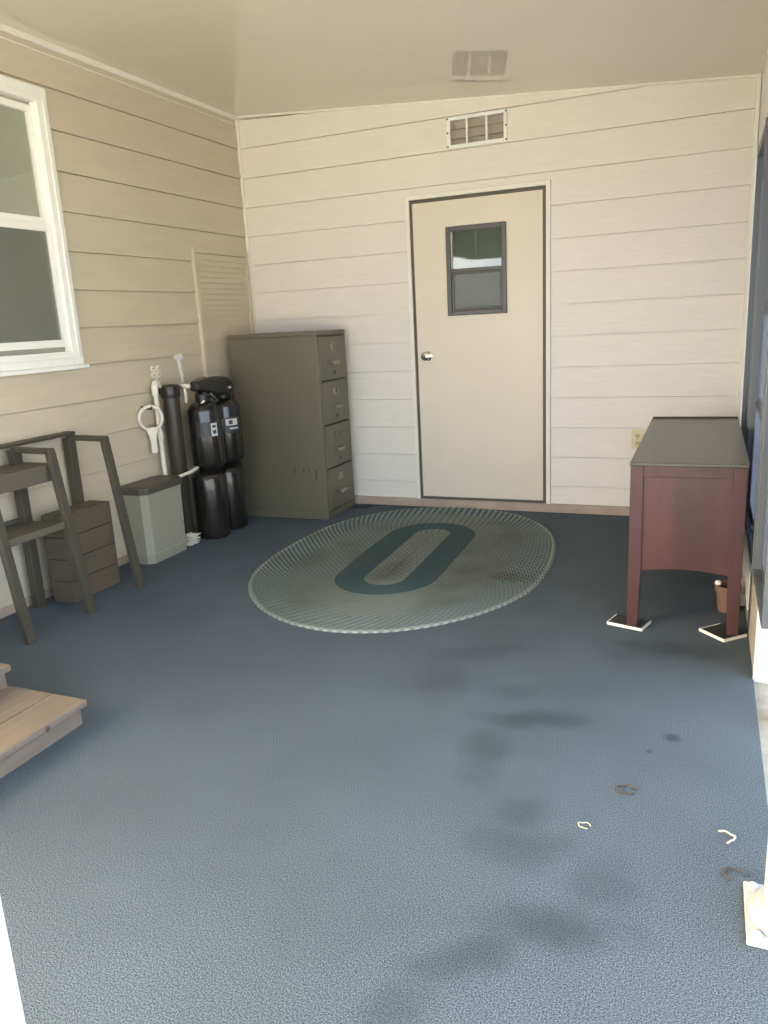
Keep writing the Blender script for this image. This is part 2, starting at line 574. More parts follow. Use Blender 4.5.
t.part(MB().box(WX0 + .046, WX1 - .046, -0.0185, -0.0175, 1.449, 1.687), 'insect_screen', SCREEN, wf)
Mk = Matrix.Rotation(math.pi / 2, 3, 'X')
b = MB().lathe([(0.034, 0), (0.034, 0.006), (0.022, 0.012), (0.013, 0.016), (0.013, 0.034), (0.024, 0.042), (0.031, 0.054), (0.029, 0.068), (0.018, 0.075), (0, 0.076)], (1.443, -0.016, 1.125), 24, Mk)
kn = t.part(b, 'door_knob', CHROME, slab, label='round chrome knob', smooth='auto')
b = MB().lathe([(0.009, 0), (0.009, 0.003), (0, 0.003)], (1.443, -0.091, 1.125), 14, Mk)
t.part(b, 'keyhole', BLACKPL, kn)
# room behind the door's pane, its pale colour standing in for reflected ceiling
b = MB()
b.box(1.3, 2.3, 0.70, 0.72, 1.0, 2.3)
b.box(1.28, 1.30, 0.09, 0.72, 1.0, 2.3)
b.box(2.30, 2.32, 0.09, 0.72, 1.0, 2.3)
b.box(1.28, 2.32, 0.09, 0.72, 2.3, 2.32)
b.box(1.28, 2.32, 0.09, 0.72, 0.98, 1.0)
struct(b.build('wall_beyond_door', REFLROOM))

# left window
t = Thing('window_1', (0, -2.42, 1.22), kind='structure')
b = MB()
b.frame('y', -2.99, -1.905, 1.236, 2.665, 0.076, -0.03, 0.026)
b.frame('y', -2.945, -1.925, 1.275, 2.62, 0.02, 0.0262, 0.034)
t.part(b, 'window_frame', WINWHITE, bevel=0.004)
b = MB().box(-0.03, 0.055, -3.0, -1.895, 1.214, 1.236)
t.part(b, 'window_sill', WINWHITE, bevel=0.004)
b = MB()
b.frame('y', -2.884, -1.976, 1.338, 1.985, 0.040, -0.025, 0.008)
sash = t.part(b, 'sash', WINWHITE, bevel=0.003)
b = MB()
b.frame('y', -2.884, -1.976, 1.9855, 2.574, 0.034, -0.04, -0.012)
sash2 = t.part(b, 'sash', WINWHITE, bevel=0.003)
t.part(MB().box(-0.028, -0.025, -2.845, -2.02, 1.98, 2.535), 'pane', GLASS, sash2)
t.part(MB().box(-0.018, -0.015, -2.84, -2.025, 1.365, 1.95), 'pane', GLASS, sash)
t.part(MB().box(0.0, 0.001, -2.84, -2.025, 1.365, 1.95), 'insect_screen', SCREEN, sash)
t.part(MB().box(-0.05, -0.042, -2.94, -1.94, 1.27, 2.61), 'blind', BLIND)

# side wall of grey vinyl windows
BAYS = [(-0.04, -0.86), (-0.90, -1.98), (-2.02, -2.62)]
LEV = [0.31, 0.86, 1.33, 1.735, 2.225]
struct(MB().box(3.533, 3.66, -2.398, -0.03, -0.012, 0.288).build('wall_right', CONC))  # grey body colour also carries the shade on the inner face
struct(MB().box(3.529, 3.67, -2.412, -2.3985, -0.012, 0.295).build('trim_11', POSTW, bevel=0.002))  # pale end board stands in for light falling on the knee wall's end
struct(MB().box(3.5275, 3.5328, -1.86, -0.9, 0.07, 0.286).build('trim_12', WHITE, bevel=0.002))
for i, (ya, yb) in enumerate(BAYS):
    t = Thing('window_%d' % (i + 2), (3.56, (ya + yb) / 2, 0.3), kind='structure')
    b = MB()
    b.box(3.530, 3.612, ya - 0.035, ya + 0.0, 0.29, 2.25)
    b.box(3.530, 3.612, yb, yb + 0.035, 0.29, 2.25)
    b.box(3.5302, 3.6118, yb + .035, ya - .035, 0.29, 0.325)
    b.box(3.5302, 3.6118, yb + .035, ya - .035, 2.20, 2.25)
    t.part(b, 'window_frame', GREYFR, bevel=0.003)
    for k in range(4):
        xo = 3.556 + 0.011 * k
        z0, z1 = LEV[k] + 0.015, LEV[k + 1] + 0.02
        b = MB()
        b.box(xo, xo + 0.009, yb + .035, ya - .035, z0, z0 + 0.028)
        b.box(xo, xo + 0.009, yb + .035, ya - .035, z1 - 0.028, z1)
        b.box(xo, xo + 0.009, yb + .035, yb + .065, z0 + .028, z1 - .028)
        b.box(xo, xo + 0.009, ya - .065, ya - .035, z0 + .028, z1 - .028)
        sv = t.part(b, 'vent_sash', GREYFR, bevel=0.002)
        t.part(MB().box(xo + .004, xo + .005, yb + .06, ya - .06, z0 + .02, z1 - .02), 'pane', VINYL, sv)
        b = MB().box(xo - 0.009, xo, (ya + yb) / 2 - .03, (ya + yb) / 2 + .03, z0 + 0.004, z0 + 0.014)
        t.part(b, 'latch', NICKEL, sv)
for i, y in enumerate((-0.88, -2.0)):
    struct(MB().box(3.525, 3.62, y - 0.02, y + 0.02, 0.289, 2.25).build('trim_%d' % (7 + i), GREYFR, bevel=0.002))
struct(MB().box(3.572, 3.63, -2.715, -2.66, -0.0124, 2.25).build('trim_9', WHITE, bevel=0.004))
# white jamb at the near left
b = MB().box(2.398, 2.473, -4.84, -4.79, 0.0, ceil_z(2.42) - 0.001)
b.box(2.473, 2.485, -4.835, -4.795, 0.0, ceil_z(2.47) - 0.001)
b.box(2.383, 2.398, -4.85, -4.78, 0.0, ceil_z(2.38) - 0.001)
struct(b.build('trim_10', POSTW, bevel=0.003))

# ------------------------------------------------------------------ filing cabinet
CX0, CX1, CY0, CY1, CH = 0.105, 0.815, -0.538, -0.078, 1.345
t = Thing('filing_cabinet', (0.45, -0.31, 0), 'tall olive grey metal filing cabinet with four drawers in the corner beside the door', 'cabinet')
b = MB().box(CX0, CX1 - 0.012, CY0, CY1, 0.05, CH - 0.03)
body = t.part(b, 'body', CABINET, bevel=0.004)
t.part(MB().box(CX0 - 0.004, CX1 + 0.004, CY0 - 0.005, CY1 + 0.004, CH - 0.032, CH), 'top', CABINET, bevel=0.006)
b = MB().box(CX0 + .004, CX1 + .002, CY0 - 0.004, CY1, 0.0, 0.05)
t.part(b, 'plinth', CABINET, bevel=0.004)
b = MB().box(CX1 - 0.012, CX1 - 0.008, CY0 + .004, CY1 - .004, 0.05, CH - .032)
t.part(b, 'drawer_recess', CABDARK)
b = MB().box(CX1 - 0.014, CX1 + 0.002, CY0, CY0 + 0.028, 0.05, CH - 0.032).box(CX1 - 0.014, CX1 + 0.002, CY1 - 0.028, CY1, 0.05, CH - 0.032)
t.part(b, 'front_stile', CABINET, bevel=0.002)
dz = (CH - 0.032 - 0.06) / 4
ym = (CY0 + CY1) / 2
for k in range(4):
    z0 = 0.062 + k * dz
    z1 = z0 + dz - 0.014
    d = t.part(MB().box(CX1 - 0.010, CX1 + 0.008, CY0 + 0.032, CY1 - 0.032, z0, z1), 'drawer', CABINET, bevel=0.004)
    fx = CX1 + 0.008
    zc = z0 + dz * 0.72
    b = MB()
    if k == 0:
        b.box(fx, fx + 0.004, ym - .045, ym + .03, zc - .025, zc + .025)
    else:
        for (y0, y1, za, zb) in ((-.045, -.04, -.03, .03), (.04, .045, -.03, .03), (-.045, .045, .025, .03), (-.045, .045, -.03, -.025)):
            b.box(fx, fx + .006, ym + y0, ym + y1, zc + za, zc + zb)
    t.part(b, 'label_holder', WORN, d)
    if k != 1:
        t.part(MB().box(fx - .001, fx + .002, ym - .038, ym + (.0 if k else .02), zc - .02, zc + .02), 'card', CARD, d)
    zh = z0 + dz * 0.36
    b = MB()
    b.prism([(fx, ym - .055, zh + .02), (fx + .022, ym - .055, zh + .013), (fx + .030, ym - .055, zh - .006), (fx + .026, ym - .055, zh - .01), (fx + .014, ym - .055, zh + .004), (fx, ym - .055, zh + .006)], (0, 0.11, 0))
    t.part(b, 'handle', WORN, d, bevel=0.002)
    if k > 0:
        b = MB().lathe([(0.012, 0), (0.012, 0.006), (0.006, 0.009), (0, 0.009)], (fx, ym + .01, z0 + .045), 12, Matrix.Rotation(math.pi / 2, 3, 'Y'))
        t.part(b, 'thumb_latch', CABDARK, d)
for (x, z, h, w) in ((0.56, 0.36, .05, .006), (0.635, .365, .03, .008), (0.675, .36, .04, .006), (0.735, .335, .075, .010)):
    t.part(MB().box(x, x + w, CY0 - 0.0015, CY0 + .001, z - h / 2, z + h / 2), 'scuff_mark', RUST, body, label='dark scuff mark low on the side')
cord = MB().tube([(0.80, -0.10, .005), (0.86, -0.16, .005), (0.93, -0.14, .005), (0.97, -0.10, .005)], 0.004, 8)
tag(cord.build('cord', BLACKPL, None, (0.86, -0.14, 0), smooth=True), 'short black cord on the carpet at the foot of the filing cabinet', 'cord')

# ------------------------------------------------------------------ louvred panel in the corner
t = Thing('louvred_panel', (0.012, -0.40, 0.9), 'beige louvred vent panel fixed to the left wall behind the filing cabinet', 'panel')
LY0, LY1, LZ0, LZ1 = -0.745, -0.05, 0.86, 1.945
b = MB()
b.frame('y', LY0, LY1, LZ0, LZ1, 0.034, 0.0, 0.028)
b.box(0.0, 0.012, LY0 + .034, LY1 - .034, LZ0 + .034, LZ1 - .034)
t.part(b, 'panel_frame', SIDING_L, bevel=0.004)
b = MB()
n = 26
for i in range(n):
    z = LZ0 + .05 + (LZ1 - LZ0 - .09) * i / n
    hgt = (LZ1 - LZ0 - .09) / n
    b.prism([(0.011, LY0 + .03, z), (0.021, LY0 + .03, z), (0.014, LY0 + .03, z + hgt * .95), (0.011, LY0 + .03, z + hgt * .95)], (0, LY1 - LY0 - .07, 0))
t.part(b, 'slats', SIDING_L)

# ------------------------------------------------------------------ air vent over the door
t = Thing('wall_vent', (1.84, -0.01, 2.58), 'small white framed air vent with three dark openings high above the door', 'vent')
VX0, VX1, VZ0, VZ1 = 1.637, 2.043, 2.484, 2.678
b = MB()
for (x0, x1, z0, z1) in ((VX0, VX0 + .022, VZ0, VZ1), (VX1 - .022, VX1, VZ0, VZ1), (VX0 + .022, VX1 - .022, VZ1 - .022, VZ1), (VX0 + .022, VX1 - .022, VZ0, VZ0 + .022)):
    b.box(x0, x1, -0.024, -0.002, z0, z1)
for x in (1.766, 1.900):
    b.box(x, x + .013, -0.022, 0.0, VZ0 + .02, VZ1 - .02)
fr = t.part(b, 'vent_frame', WINWHITE, bevel=0.002)
b = MB()
for i in range(2):
    z = VZ0 + .06 + i * .06
    b.box(VX0 + .02, VX1 - .02, 0.012, 0.03, z, z + .003, Matrix.Translation((0, .02, z)) @ Matrix.Rotation(0.6, 4, 'X') @ Matrix.Translation((0, -.02, -z)))
t.part(b, 'vent_slats', VENTG)
t.part(MB().box(VX0 + .018, VX1 - .018, 0.055, 0.06, VZ0 + .016, VZ1 - .018), 'vent_backing', VENTG)
for x in (VX0 + .005, VX1 - .005):
    for z in (VZ0 + .012, (VZ0 + VZ1) / 2, VZ1 - .012):
        t.part(MB().lathe([(.006, 0), (.006, .003), (.003, .005), (0, .005)], (x, -.024, z), 10, Mk), 'screw', GASKET, fr)

# ------------------------------------------------------------------ outlet
t = Thing('wall_outlet', (2.905, -0.008, 0.53), 'ivory electrical outlet plate on the back wall by the dresser', 'outlet')
pl = t.part(MB().box(2.868, 2.945, -0.014, 0.0, 0.468, 0.590), 'cover_plate', IVORY, bevel=0.003)
for z in (0.505, 0.553):
    r = t.part(MB().box(2.892, 2.921, -0.0165, -0.013, z - .015, z + .015), 'receptacle', mat('outlet_face', srgb(190, 180, 130), 0.4), pl, bevel=0.003)
    t.part(MB().box(2.899, 2.902, -0.0172, -0.016, z - .006, z + .007).box(2.911, 2.914, -0.0172, -0.016, z - .006, z + .007), 'slots', BLACKPL, r)
t.part(MB().lathe([(.003, 0), (.003, .002), (0, .002)], (2.9065, -.014, .529), 8, Mk), 'screw', NICKEL, pl)

# ------------------------------------------------------------------ braided rug
def rug():
    cx, cy, tilt = 1.708, -1.228, 0.035
    n = 160
    bm = bmesh.new()
    uvl = bm.loops.layers.uv.new('uv')
    NR = 38
    def pt(r, u):
        h = 0.47 - 0.125 * r
        half = math.pi * r
        per = 2 * half + 4 * h
        s = (u % 1.0) * per
        if s < 2 * h:
            x, y = r, -h + s
        elif s < 2 * h + half:
            a = (s - 2 * h) / max(r, 1e-6)
            x, y = r * math.cos(a), h + r * math.sin(a)
        elif s < 4 * h + half:
            x, y = -r, h - (s - 2 * h - half)
        else:
            a = math.pi + (s - 4 * h - half) / max(r, 1e-6)
            x, y = r * math.cos(a), -h + r * math.sin(a)
        w = 0.62 * min(1, r / 0.82) ** 1.5           # the outer rounds swell towards an ellipse
        ph = math.atan2(y, x)
        re = 1 / math.sqrt((math.cos(ph) / (r * 1.035)) ** 2 + (math.sin(ph) / (r + h)) ** 2)
        k = 1 - w + w * re / max(math.hypot(x, y), 1e-6)
        return x * k, y * k, per * u
    RM = 0.825
    rings = []
    fr = [(0.0, 0.006), (0.25, 0.011), (0.5, 0.0135), (0.75, 0.011)]
    for k in range(NR):
        for (f, z) in fr:
            rings.append(((k + f) / NR * RM, z))
    rings += [(RM, 0.008), (RM + 0.004, 0.001)]
    prev = None
    for (r, z) in rings:
        r = max(r, 0.002)
        cur = []
        for i in range(n):
            u = i / n
            x, y, al = pt(r, u)
            wob = 1 + 0.006 * math.sin(5 * 2 * math.pi * u + 1)
            x, y = x * wob, y * wob
            X = cx + x * math.cos(tilt) - y * math.sin(tilt)
            Y = cy + x * math.sin(tilt) + y * math.cos(tilt)
            cur.append((bm.verts.new((X, min(Y, -0.03), z)), al, r, pt(r, 1 - 1e-9)[2]))
        if prev:
            for i in range(n):
                j = (i + 1) % n
                f = bm.faces.new((prev[i][0], prev[j][0], cur[j][0], cur[i][0]))
                f.smooth = True
                vals = [(prev[i][1], prev[i][2]), (prev[j][1] if j else prev[i][3], prev[i][2]), (cur[j][1] if j else cur[i][3], cur[i][2]), (cur[i][1], cur[i][2])]
                for l, v in zip(f.loops, vals):
                    l[uvl].uv = v
        prev = cur
    me = bpy.data.meshes.new('oval_rug')
    bmesh.ops.recalc_face_normals(bm, faces=bm.faces)
    org = Vector((cx, cy, 0))
    for v in bm.verts:
        v.co -= org
    bm.to_mesh(me)
    bm.free()
    o = bpy.data.objects.new('oval_rug', me)
    o.location = org
    COL.objects.link(o)
    # braid: chevron wave along every ring, tone by band
    m = bpy.data.materials.new('braided_wool')
    m.use_nodes = True
    nt = m.node_tree
    bs = nt.nodes['Principled BSDF']
    bs.inputs['Roughness'].default_value = 0.95
    bs.inputs['Specular IOR Level'].default_value = 0.1
    uv = nt.nodes.new('ShaderNodeUVMap')
    sx = nt.nodes.new('ShaderNodeSeparateXYZ')
    nt.links.new(uv.outputs[0], sx.inputs[0])
    def math_(op, a, b=None, c=None):
        nd = nt.nodes.new('ShaderNodeMath')
        nd.operation = op
        for k, v in enumerate((a, b, c)):
            if v is None:
                continue
            if isinstance(v, (int, float)):
                nd.inputs[k].default_value = v
            else:
                nt.links.new(v, nd.inputs[k])
        return nd.outputs[0]
    U, V = sx.outputs[0], sx.outputs[1]
    w = RM / NR
    vr = math_('DIVIDE', V, w)
    fr_ = math_('FRACT', vr)
    tri = math_('ABSOLUTE', math_('SUBTRACT', fr_, 0.5))
    ph = math_('MULTIPLY_ADD', tri, 0.9, math_('DIVIDE', U, 0.048))
    ph = math_('MULTIPLY_ADD', math_('FLOOR', vr), 0.37, ph)
    sw = math_('FRACT', ph)
    strand = math_('GREATER_THAN', sw, 0.5)
    mixn = nt.nodes.new('ShaderNodeMix')
    mixn.data_type = 'RGBA'
    nt.links.new(strand, mixn.inputs[0])
    ramp = nt.nodes.new('ShaderNodeValToRGB')
    ramp2 = nt.nodes.new('ShaderNodeValToRGB')
    tv = math_('DIVIDE', V, RM)
    for rp, cols in ((ramp, [(0, (105, 111, 108)), (0.138, (64, 81, 84)), (0.352, (100, 108, 106)), (0.74, (76, 94, 98)), (0.97, (111, 118, 115))]),
                     (ramp2, [(0, (122, 125, 120)), (0.138, (68, 85, 88)), (0.352, (116, 122, 117)), (0.74, (127, 134, 131)), (0.97, (149, 156, 151))])):
        cr = rp.color_ramp
        cr.interpolation = 'CONSTANT'
        while len(cr.elements) < len(cols):
            cr.elements.new(0.5)
        for e, (p_, c_) in zip(cr.elements, cols):
            e.position = p_
            e.color = srgb(*c_)
        nt.links.new(tv, rp.inputs[0])
    nt.links.new(ramp.outputs[0], mixn.inputs[6])
    nt.links.new(ramp2.outputs[0], mixn.inputs[7])
    geo = nt.nodes.new('ShaderNodeNewGeometry')
    nz = nt.nodes.new('ShaderNodeTexNoise')
    nz.inputs['Scale'].default_value = 2.6
    nz.inputs['Detail'].default_value = 5
    nt.links.new(geo.outputs['Position'], nz.inputs['Vector'])
    mr = nt.nodes.new('ShaderNodeMapRange')
    mr.inputs[1].default_value = 0.5
    mr.inputs[2].default_value = 0.75
    mr.inputs[4].default_value = 0.6
    nt.links.new(nz.outputs[0], mr.inputs[0])
    total = mr.outputs[0]
    for (x, y, rx, ry, s) in ((2.36, -1.50, .20, .10, .6), (1.15, -1.45, .14, .25, .45), (1.70, -1.55, .09, .28, .5)):
        mp = nt.nodes.new('ShaderNodeMapping')
        mp.vector_type = 'TEXTURE'
        mp.inputs['Location'].default_value = (x, y, 0)
        mp.inputs['Scale'].default_value = (rx, ry, 1)
        nt.links.new(geo.outputs['Position'], mp.inputs['Vector'])
        ln = nt.nodes.new('ShaderNodeVectorMath')
        ln.operation = 'LENGTH'
        nt.links.new(mp.outputs[0], ln.inputs[0])
        ss = math_('MULTIPLY_ADD', nz.outputs[0], 0.9, ln.outputs['Value'])
        r = nt.nodes.new('ShaderNodeMapRange')
        r.inputs[1].default_value = 0.8
        r.inputs[2].default_value = 1.6
        r.inputs[3].default_value = s
        r.inputs[4].default_value = 0
        nt.links.new(ss, r.inputs[0])
        total = math_('MAXIMUM', total, r.outputs[0])
    dm = nt.nodes.new('ShaderNodeMix')
    dm.data_type = 'RGBA'
    nt.links.new(total, dm.inputs[0])
    nt.links.new(mixn.outputs[2], dm.inputs[6])
    dm.inputs[7].default_value = srgb(80, 82, 72)
    nt.links.new(dm.outputs[2], bs.inputs['Base Color'])
    bp = nt.nodes.new('ShaderNodeBump')
    bp.inputs['Strength'].default_value = 0.4
    bp.inputs['Distance'].default_value = 0.006
    nt.links.new(math_('ABSOLUTE', math_('SUBTRACT', sw, 0.5)), bp.inputs['Height'])
    nt.links.new(bp.outputs[0], bs.inputs['Normal'])
    me.materials.append(m)
    return tag(o, 'oval braided rug in grey green with a dark teal ring, lying before the door', 'rug')
rug()

# ------------------------------------------------------------------ dresser by the side windows
DX, DY, DH = (3.035, 3.49), (-2.025, -0.60), 0.752
t = Thing('dresser', (3.26, -1.31, 0), 'dark mahogany dresser with straight legs standing end-on by the grey side windows', 'dresser')
b = MB().box(DX[0] - .004, DX[1] + .004, DY[0] - .004, DY[1] + .004, DH - .014, DH)
top = t.part(b, 'top', DTOP, bevel=0.003)
t.part(MB().box(DX[0], DX[1], DY[1] - .008, DY[1] + .004, DH, DH + .008), 'back_lip', MAHOGD, top, bevel=0.002)
LW = 0.054
for (x0, sx) in ((DX[0], 1), (DX[1] - LW, -1)):
    for y0 in (DY[0], DY[1] - LW):
        b = MB()
        zt, zs = DH - .014, 0.28
        tp = 0.008
        xa, xb = x0, x0 + LW
        xi = (xa, xb - tp) if sx > 0 else (xa + tp, xb)
        a = b.ring([(xi[0], y0, 0.012), (xi[1], y0, 0.012), (xi[1], y0 + LW, 0.012), (xi[0], y0 + LW, 0.012)])
        c = b.ring([(xa, y0, zs), (xb, y0, zs), (xb, y0 + LW, zs), (xa, y0 + LW, zs)])
        e = b.ring([(xa, y0, zt), (xb, y0, zt), (xb, y0 + LW, zt), (xa, y0 + LW, zt)])
        b.bridge(a, c)
        b.bridge(c, e)
        b.bm.faces.new(a[::-1])
        b.bm.faces.new(e)
        t.part(b, 'leg', MAHOGD, bevel=0.003)
for y0, y1 in ((DY[0] + .010, DY[0] + .026), (DY[1] - .026, DY[1] - .010)):
    x0, x1 = DX[0] + LW, DX[1] - LW
    pts = [(x0, y0, DH - .014), (x1, y0, DH - .014), (x1, y0, .272)]
    for i in range(1, 12):
        f = i / 12
        pts.append((x1 + (x0 - x1) * f, y0, .272 + .016 * math.sin(math.pi * f)))
    pts.append((x0, y0, .272))
    ep = t.part(MB().prism(pts, (0, y1 - y0, 0)), 'end_panel', MAHOG)
    yo = y0 - .008 if y0 < -1 else y1
    t.part(MB().box(x0, x1, yo, yo + .008, DH - .062, DH - .014), 'rail', MAHOGD, ep, bevel=0.002)
for x0 in (DX[0] + .010, DX[1] - .026):
    t.part(MB().box(x0, x0 + .016, DY[0] + LW, DY[1] - LW, .285, DH - .014), 'side_panel', MAHOG)
t.part(MB().box(DX[0] + .026, DX[1] - .026, DY[0] + .026, DY[1] - .026, .30, .315), 'bottom_board', MAHOGD)
def pad(c, yaw, label, w=.155, d=.115):
    tt = Thing('floor_pad', (c[0], c[1], 0.0), label, 'pad', 'pads under the dresser legs')
    tt.part(MB().box(c[0] - w / 2, c[0] + w / 2, c[1] - d / 2, c[1] + d / 2, 0.0005, 0.011), 'pad_base', PADM)
    b = MB()
    r = .0032
    b.box(c[0] - w / 2 - r, c[0] + w / 2 + r, c[1] - d / 2 - r, c[1] - d / 2, 0.0, .013)
    b.box(c[0] - w / 2 - r, c[0] - w / 2, c[1] - d / 2, c[1] + d / 2 - .01, 0.0, .013)
    b.box(c[0] + w / 2, c[0] + w / 2 + r, c[1] - d / 2, c[1] + d / 2, 0.0, .013)
    tt.part(b, 'pad_edge', PAPER, label='white edge of the pad')
    tt.o.rotation_euler = (0, 0, yaw)
pad((3.042, -1.970), -0.29, 'dark floor pad with white edge under the near dresser leg away from the windows')
pad((3.432, -1.985), -0.80, 'dark floor pad with white edge under the near dresser leg beside the windows', .135, .125)

# flower pot behind the dresser leg
t = Thing('flower_pot', (3.452, -1.70, 0), 'small terracotta flower pot on the carpet behind the near window-side dresser leg', 'pot')
ob = t.part(MB().lathe([(.038, 0.0), (.040, .004), (.050, .10), (.057, .10), (.058, .128), (.052, .13), (.048, .11), (.0, .108)], (3.452, -1.70, 0), 24), 'pot_body', CLAY, smooth='auto')
t.part(MB().lathe([(.047, .109), (.03, .116), (0, .118)], (3.452, -1.70, 0), 18), 'soil', SOIL, smooth=True)
o = MB().lathe([(.0, 0), (.012, .003), (.016, .012), (.011, .021), (0, .024)], (3.408, -1.72, .129), 12).build('pebble', WHITE, None, (3.408, -1.72, .129), smooth=True)
tag(o, 'small shiny white pebble resting on the rim of the terracotta pot', 'pebble')
tag(MB().prism([(3.497, -1.62, 0.0), (3.531, -1.62, 0.0), (3.531, -1.62, .066), (3.497, -1.62, .052)], (0, .22, 0)).build('wood_block', WHITE_TRIM, None, (3.514, -1.5, 0), bevel=0.003),
    'cream painted wood block at the foot of the side wall behind the flower pot', 'block')

# ------------------------------------------------------------------ brine tank
t = Thing('brine_tank', (0.12, -1.56, 0), 'pale grey plastic brine tank with a dark lid in front of the black tanks', 'tank')
def octo(x0, x1, y0, y1, c, z):
    return [(x0 + c, y0, z), (x1 - c, y0, z), (x1, y0 + c, z), (x1, y1 - c, z), (x1 - c, y1, z), (x0 + c, y1, z), (x0, y1 - c, z), (x0, y0 + c, z)]
BX = (0.014, 0.215, -1.772, -1.395)
b = MB()
prev = None
for (g, z) in ((.0, 0.0), (.006, .06), (.002, .064), (.004, .38), (.008, .45)):
    q = b.ring(octo(BX[0] - g * .2, BX[1] + g, BX[2] - g, BX[3] + g, .035, z))
    if prev:
        b.bridge(prev, q)
    else:
        b.bm.faces.new(q[::-1])
    prev = q
b.bm.faces.new(prev)
t.part(b, 'tank_body', BRINE, bevel=0.004)
b = MB()
prev = None
for (g, z) in ((.016, 0.440), (.018, .475), (.010, .485), (-.02, .488)):
    q = b.ring(octo(BX[0] - min(g, .002), BX[1] + g, BX[2] - g, BX[3] + g, .04, z))
    if prev:
        b.bridge(prev, q)
    else:
        b.bm.faces.new(q[::-1])
    prev = q
b.bm.faces.new(prev)
t.part(b, 'lid', LID, bevel=0.003)

# ------------------------------------------------------------------ water softener
t = Thing('water_softener', (0.22, -0.95, 0), 'black twin-tank water softener with a valve head, between brine tank and filing cabinet', 'water softener')
def bulb(r, z0, z1, neck0, neck1):
    h = r * 0.62
    P = [(neck0, z0)]
    for i in range(1, 9):
        a = -math.pi / 2 + i * math.pi / 16
        P.append((max(neck0, r * math.cos(a)), z0 + h + h * math.sin(a)))
    for i in range(0, 8):
        a = i * math.pi / 16
        P.append((max(neck1, r * math.cos(a)), z1 - h + h * math.sin(a)))
    P.append((neck1, z1))
    return P
def sticker(cx, cy, r, a0, a1, z0, z1, e=.0012):
    b = MB()
    n = 8
    lo, hi = [], []
    for i in range(n + 1):
        a = a0 + (a1 - a0) * i / n
        lo.append(b.bm.verts.new((cx + (r + e) * math.cos(a), cy + (r + e) * math.sin(a), z0)))
        hi.append(b.bm.verts.new((cx + (r + e) * math.cos(a), cy + (r + e) * math.sin(a), z1)))
    lo2 = [b.bm.verts.new(v.co - Vector((math.cos(a0), math.sin(a0), 0)) * .0008) for v in lo]
    hi2 = [b.bm.verts.new(v.co - Vector((math.cos(a0), math.sin(a0), 0)) * .0008) for v in hi]
    for i in range(n):
        b.bm.faces.new((lo[i], lo[i + 1], hi[i + 1], hi[i]))
        b.bm.faces.new((lo2[i + 1], lo2[i], hi2[i], hi2[i + 1]))
    ring_o = lo + hi[::-1]
    ring_i = lo2 + hi2[::-1]
    b.bridge(ring_o, ring_i)
    return b
T1, T2 = (0.215, -1.075), (0.215, -0.845)
up1 = t.part(MB().lathe(bulb(.113, .455, .935, .05, .04), (T1[0], T1[1], 0), 40), 'upper_tank', TANK, smooth='auto')
lo1 = t.part(MB().lathe([(.105, 0), (.113, .01)] + bulb(.115, .0, .475, .1, .05)[8:], (T1[0] - .015, T1[1] - .01, 0), 40), 'lower_tank', TANK, smooth='auto')
up2 = t.part(MB().lathe(bulb(.113, .455, .935, .05, .04), (T2[0], T2[1], 0), 40), 'upper_tank', TANK, smooth='auto')
lo2_ = t.part(MB().lathe([(.105, 0), (.113, .01)] + bulb(.115, .0, .475, .1, .05)[8:], (T2[0] - .025, T2[1] - .005, 0), 40), 'lower_tank', TANK, smooth='auto')
AC = math.atan2(-5.39 + 1.0, 3.32 - .2)   # bearing towards the open side
s = t.part(sticker(T1[0], T1[1], .113, AC - .55, AC + 1.05, .70, .80), 'label_band', STICKERBLUE, up1)
t.part(sticker(T1[0], T1[1], .113, AC + .28, AC + .66, .705, .79, .002), 'sticker', STICKER, s)
t.part(sticker(T1[0], T1[1], .113, AC + .36, AC + .58, .72, .745, .003), 'print', INK, s)
t.part(sticker(T1[0], T1[1], .113, AC + .36, AC + .58, .76, .778, .003), 'print', INK, s)
s = t.part(sticker(T2[0], T2[1], .113, AC - .75, AC + 1.05, .69, .80), 'label_band', STICKERBLUE, up2)
t.part(sticker(T2[0], T2[1], .113, AC + .0, AC + .75, .745, .79, .002), 'sticker', STICKER, s)
t.part(sticker(T2[0], T2[1], .113, AC + .18, AC + .42, .753, .780, .003), 'print', INK, s)
t.part(sticker(T2[0], T2[1], .113, AC + .22, AC + .80, .718, .729, .002), 'sticker', STICKER, s)
# valve head
b = MB()
prev = None
for (cy, w, z0, z1) in ((-1.16, .035, 1.005, 1.065), (-1.10, .05, .995, 1.075), (-1.02, .075, .965, 1.085), (-.93, .085, .955, 1.085), (-.84, .078, .955, 1.07), (-.78, .055, .96, 1.035), (-.75, .03, .965, 1.0)):
    q = b.ring([(T1[0] - w, cy, z0 + .015), (T1[0] - w * .7, cy, z0), (T1[0] + w * .7, cy, z0), (T1[0] + w, cy, z0 + .015), (T1[0] + w, cy, z1 - .02), (T1[0] + w * .6, cy, z1), (T1[0] - w * .6, cy, z1), (T1[0] - w, cy, z1 - .02)])
    if prev:
        b.bridge(prev, q)
    else:
        b.bm.faces.new(q[::-1])
    prev = q
b.bm.faces.new(prev)
vh = t.part(b, 'valve_head', BLACKPL, bevel=0.006)
t.part(MB().lathe([(.05, .925), (.052, .975), (.045, .985), (0, .985)], (T1[0], T1[1], 0), 20), 'neck_collar', BLACKPL, smooth='auto')
t.part(MB().lathe([(.05, .925), (.052, .965), (.045, .975), (0, .975)], (T2[0], T2[1], 0), 20), 'neck_collar', BLACKPL, smooth='auto')
t.part(MB().box(T1[0] + .070, T1[0] + .082, -.915, -.85, .992, 1.010), 'display', DISPLAY, vh, bevel=0.004, label='small pale window on the valve head')
for k in range(4):
    t.part(MB().lathe([(.007, 0), (.007, .012), (0, .013)], (T1[0] + .01, -1.02 + k * .045, 1.079), 10), 'valve_screw', NICKEL, vh, label='bright screw head')
